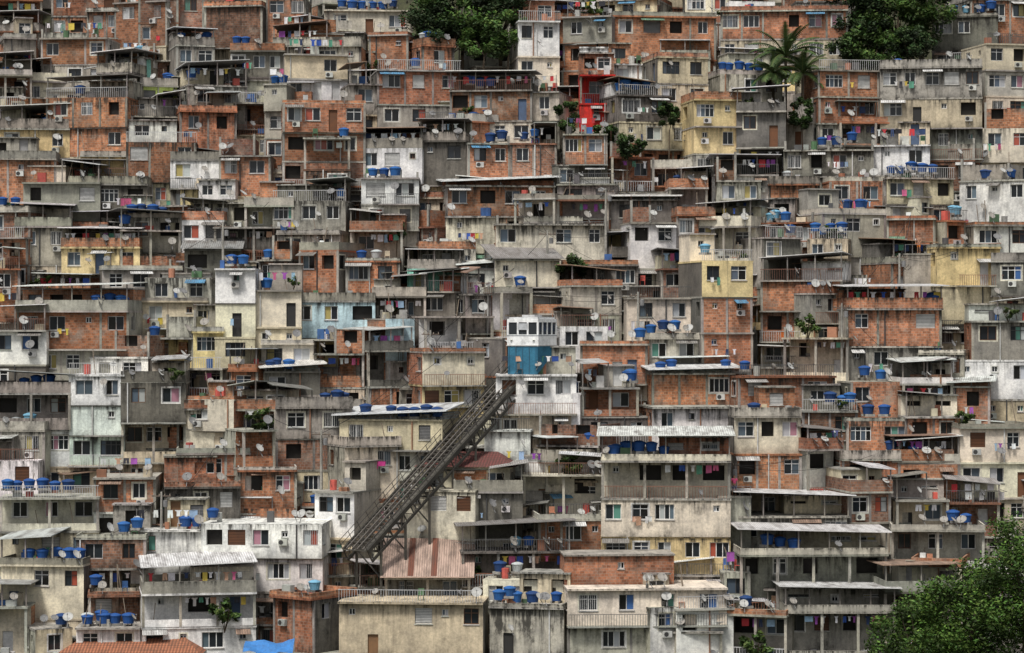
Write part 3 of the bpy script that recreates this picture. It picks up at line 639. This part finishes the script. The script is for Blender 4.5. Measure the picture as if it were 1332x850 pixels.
# ------------------------------------------------------------------ poles, cables
def pole(px,py0,py1,base):
    a=site(px,py1,-3.5,base=base); b=site(px,py0,-3.5,base=base); mb=MB()
    mb.lathe([(.16,0),(.1,b.z-a.z),(0,b.z-a.z+.02)],8,CONC,(.35,.34,.31),tuple(a)); mb.beam((b.x-.9,b.y,b.z-.4),(b.x+.9,b.y,b.z-.4),.1,CONC,(.15,.12,.1)); mb.lathe([(0,0),(.22,0),(.22,.6),(0,.65)],8,PLAIN,(.2,.2,.2),(b.x+.4,b.y-.2,b.z-1.4))
    for k in (-.7,-.2,.3,.8): mb.lathe([(0,0),(.05,0),(.04,.15),(0,.16)],6,PLAIN,(.3,.25,.2),(b.x+k,b.y,b.z-.35))
    mb.obj('utility_pole'); return b
tips=[pole(*p) for p in ((788,245,345,330),(418,560,640,620),(1095,395,500,470),(290,290,380,350),(560,430,500,470),(712,300,390,350),(950,600,700,650),(1170,330,430,400),(210,640,720,690),(830,380,460,440))]
def cable(a,b,sag):
    mb=MB(); n=10; pr=None
    for i in range(n+1):
        t=i/n; p=a.lerp(b,t)-Vector((0,0,sag*4*t*(1-t)))
        if pr is not None: mb.beam(pr,p,.035,PLAIN,(.02,.02,.02))
        pr=p
    mb.obj('overhead_cable')
hh_=[h for h in HOUSES if h['hand']]
for t in tips:
    for _ in range(5):
        h=min(R.sample(hh_,20),key=lambda h:(h['M'].translation-t).length); q=h['M']@Vector((0,-.4,h['T']+.3)); cable(t-Vector((0,0,.3)),q,R.uniform(.4,1.5))
# ------------------------------------------------------------------ people
def skin(name,verts,edges,rad,col,parent):
    me=bpy.data.meshes.new(name); me.from_pydata(verts,edges,[]); o=bpy.data.objects.new(name,me); scene.collection.objects.link(o); o.parent=parent
    md=o.modifiers.new('skin','SKIN')
    for i,r in enumerate(rad): me.skin_vertices[0].data[i].radius=(r,r)
    me.skin_vertices[0].data[0].use_root=True
    ss=o.modifiers.new('sub','SUBSURF'); ss.levels=1; ss.render_levels=1
    m=bpy.data.materials.new(name+'_mat'); m.use_nodes=True; m.node_tree.nodes['Principled BSDF'].inputs['Base Color'].default_value=(*col,1); m.node_tree.nodes['Principled BSDF'].inputs['Roughness'].default_value=.7; me.materials.append(m)
def person(M,shirt,pants,skinc=(.30,.16,.10)):
    e=bpy.data.objects.new('person',None); scene.collection.objects.link(e); e.matrix_world=M
    V=[(0,0,.95),(0,0,1.15),(0,0,1.38),(0,0,1.5),(0,-.02,1.62),(0,-.02,1.72),(.2,0,1.42),(.27,-.08,1.15),(.2,-.3,1.0),(-.2,0,1.42),(-.3,.02,1.15),(-.27,-.12,.93),(.1,0,.9),(.12,-.04,.5),(.12,0,.08),(.12,-.15,.04),(-.1,0,.9),(-.12,.03,.5),(-.13,.08,.08),(-.13,-.07,.04)]
    E=[(0,1),(1,2),(2,3),(3,4),(4,5),(2,6),(6,7),(7,8),(2,9),(9,10),(10,11),(0,12),(12,13),(13,14),(14,15),(0,16),(16,17),(17,18),(18,19)]
    Rr=[.14,.12,.13,.055,.095,.08,.065,.045,.035,.065,.045,.035,.09,.06,.04,.035,.09,.06,.04,.035]
    for hx,hy,hz,b in ((.2,-.3,1.0,8),(-.27,-.12,.93,11)):
        for k in range(5):
            i=len(V); V.append((hx+(k-2)*.02,hy-.03,hz-.06)); V.append((hx+(k-2)*.024,hy-.045,hz-.10+abs(k-2)*.008)); E+= [(b,i),(i,i+1)]; Rr+=[.009,.008]
    skin('body',V,E,Rr,skinc,e)
    if shirt: skin('shirt',[(0,0,.95),(0,0,1.15),(0,0,1.38),(.2,0,1.42),(.26,-.05,1.25),(-.2,0,1.42),(-.27,.01,1.25)],[(0,1),(1,2),(2,3),(3,4),(2,5),(5,6)],[.16,.145,.155,.085,.07,.085,.07],shirt,e)
    skin('shorts',[(0,0,.97),(.1,0,.85),(.12,-.04,.55),(-.1,0,.85),(-.12,.03,.55)],[(0,1),(1,2),(0,3),(3,4)],[.16,.11,.085,.11,.085],pants,e)
    skin('hair',[(0,.03,1.70),(0,.04,1.77)],[(0,1)],[.1,.07],(.015,.01,.008),e)
for px,py,sh,pa,yw in ((955,645,(.65,.08,.2),(.05,.05,.12),20),(1195,330,None,(.6,.18,.03),-30)):
    p=site(px,py,-6.5); mb=MB(); mb.box(-1.6,1.6,-.6,6,-.15,0,CONC,COL['C'],st=[.6,.6,1,1]); mb.box(-1.55,1.55,-.5,6,-6,-.152,CONC,jit(COL['C']),st=[0,0,.9,.9])
    for k in (-1.5,-.75,.75,1.5): mb.box(k-.02,k+.02,-.57,-.53,0,.9,FRAME,(.2,.2,.2))
    mb.box(-1.55,1.55,-.575,-.525,.9,.94,FRAME,(.2,.2,.2)); mb.obj('roof_terrace',Matrix.Translation(p)); person(Matrix.Translation(p+Vector((0,-.1,0)))@Matrix.Rotation(math.radians(yw),4,'Z')@Matrix.Diagonal((1.12,1.12,1.12,1)),sh,pa)
for px,py,n,cols in ((340,705,3.5,[(.75,.75,.75),(.45,.47,.65)]),(690,590,1.6,[(.2,.04,.3)]),(486,600,1.2,[(.6,.05,.25)]),(728,520,2.2,[(.6,.1,.03),(.5,.05,.1)]),(1005,575,1,[(.3,.03,.25)]),(1110,362,2.0,[(.75,.75,.75)]),(1070,560,1.4,[(.6,.4,.1),(.2,.2,.5)]),(150,258,2.6,[(.7,.7,.7),(.5,.1,.2)]),(1255,640,3.5,[(.03,.03,.03),(.7,.7,.7)]),(1290,215,2.2,[(.7,.05,.1),(.7,.7,.7)]),(860,605,4.0,None),(1015,432,1.2,[(.6,.15,.03)])):
    mb=MB(); p=site(px,py,-4.2); laundry_local(mb,0,n,0,0,cols=cols); mb.beam((0,0,0),(0,3,0),.04,PLAIN,(.2,.2,.2)); mb.beam((n,0,0),(n,3,0),.04,PLAIN,(.2,.2,.2)); mb.obj('clothesline',Matrix.Translation(p)@Matrix.Diagonal((1.15,1.15,1.15,1)))
mb=MB(); p=site(348,850,-6)
for i in range(8):
    for j in range(4):
        g=lambda a,b:(a*.55-2.2,b*.6,b*.2+.15*math.sin(a*1.3+b)+.1*math.cos(a*.7))
        mb.poly([g(i,j),g(i+1,j),g(i+1,j+1),g(i,j+1)],PLAIN,(.05,.20,.5))
mb.obj('blue_tarpaulin',Matrix.Translation(p))
# ------------------------------------------------------------------ light and camera
w=bpy.data.worlds.new('World'); scene.world=w; w.use_nodes=True; nt=w.node_tree; bg=nt.nodes['Background']
sky=nt.nodes.new('ShaderNodeTexSky'); sky.sky_type='NISHITA'; sky.sun_disc=False; sky.sun_elevation=math.radians(60); sky.sun_rotation=math.radians(205); sky.dust_density=4; sky.air_density=1
hs=nt.nodes.new('ShaderNodeHueSaturation'); hs.inputs['Saturation'].default_value=.35; nt.links.new(sky.outputs[0],hs.inputs['Color']); nt.links.new(hs.outputs[0],bg.inputs[0]); bg.inputs[1].default_value=.125
sl=bpy.data.lights.new('sun','SUN'); sl.energy=3.1; sl.angle=math.radians(10); sl.color=(1,.96,.90); so=bpy.data.objects.new('sun',sl); scene.collection.objects.link(so)
el=math.radians(60); az=math.radians(-25)
dv=Vector((math.sin(az)*math.cos(el),-math.cos(az)*math.cos(el),math.sin(el))); so.rotation_euler=dv.to_track_quat('Z','Y').to_euler()
cam=bpy.data.cameras.new('cam'); co=bpy.data.objects.new('camera',cam); scene.collection.objects.link(co); co.location=(0,-264,34); co.rotation_euler=(math.radians(90),0,0)
cam.sensor_width=36; cam.lens=3290/1332*36; cam.clip_end=9000; cam.clip_start=1; scene.camera=co
scene.view_settings.view_transform='Standard'; scene.view_settings.look='None'; scene.view_settings.exposure=0
print('houses',len(HOUSES))
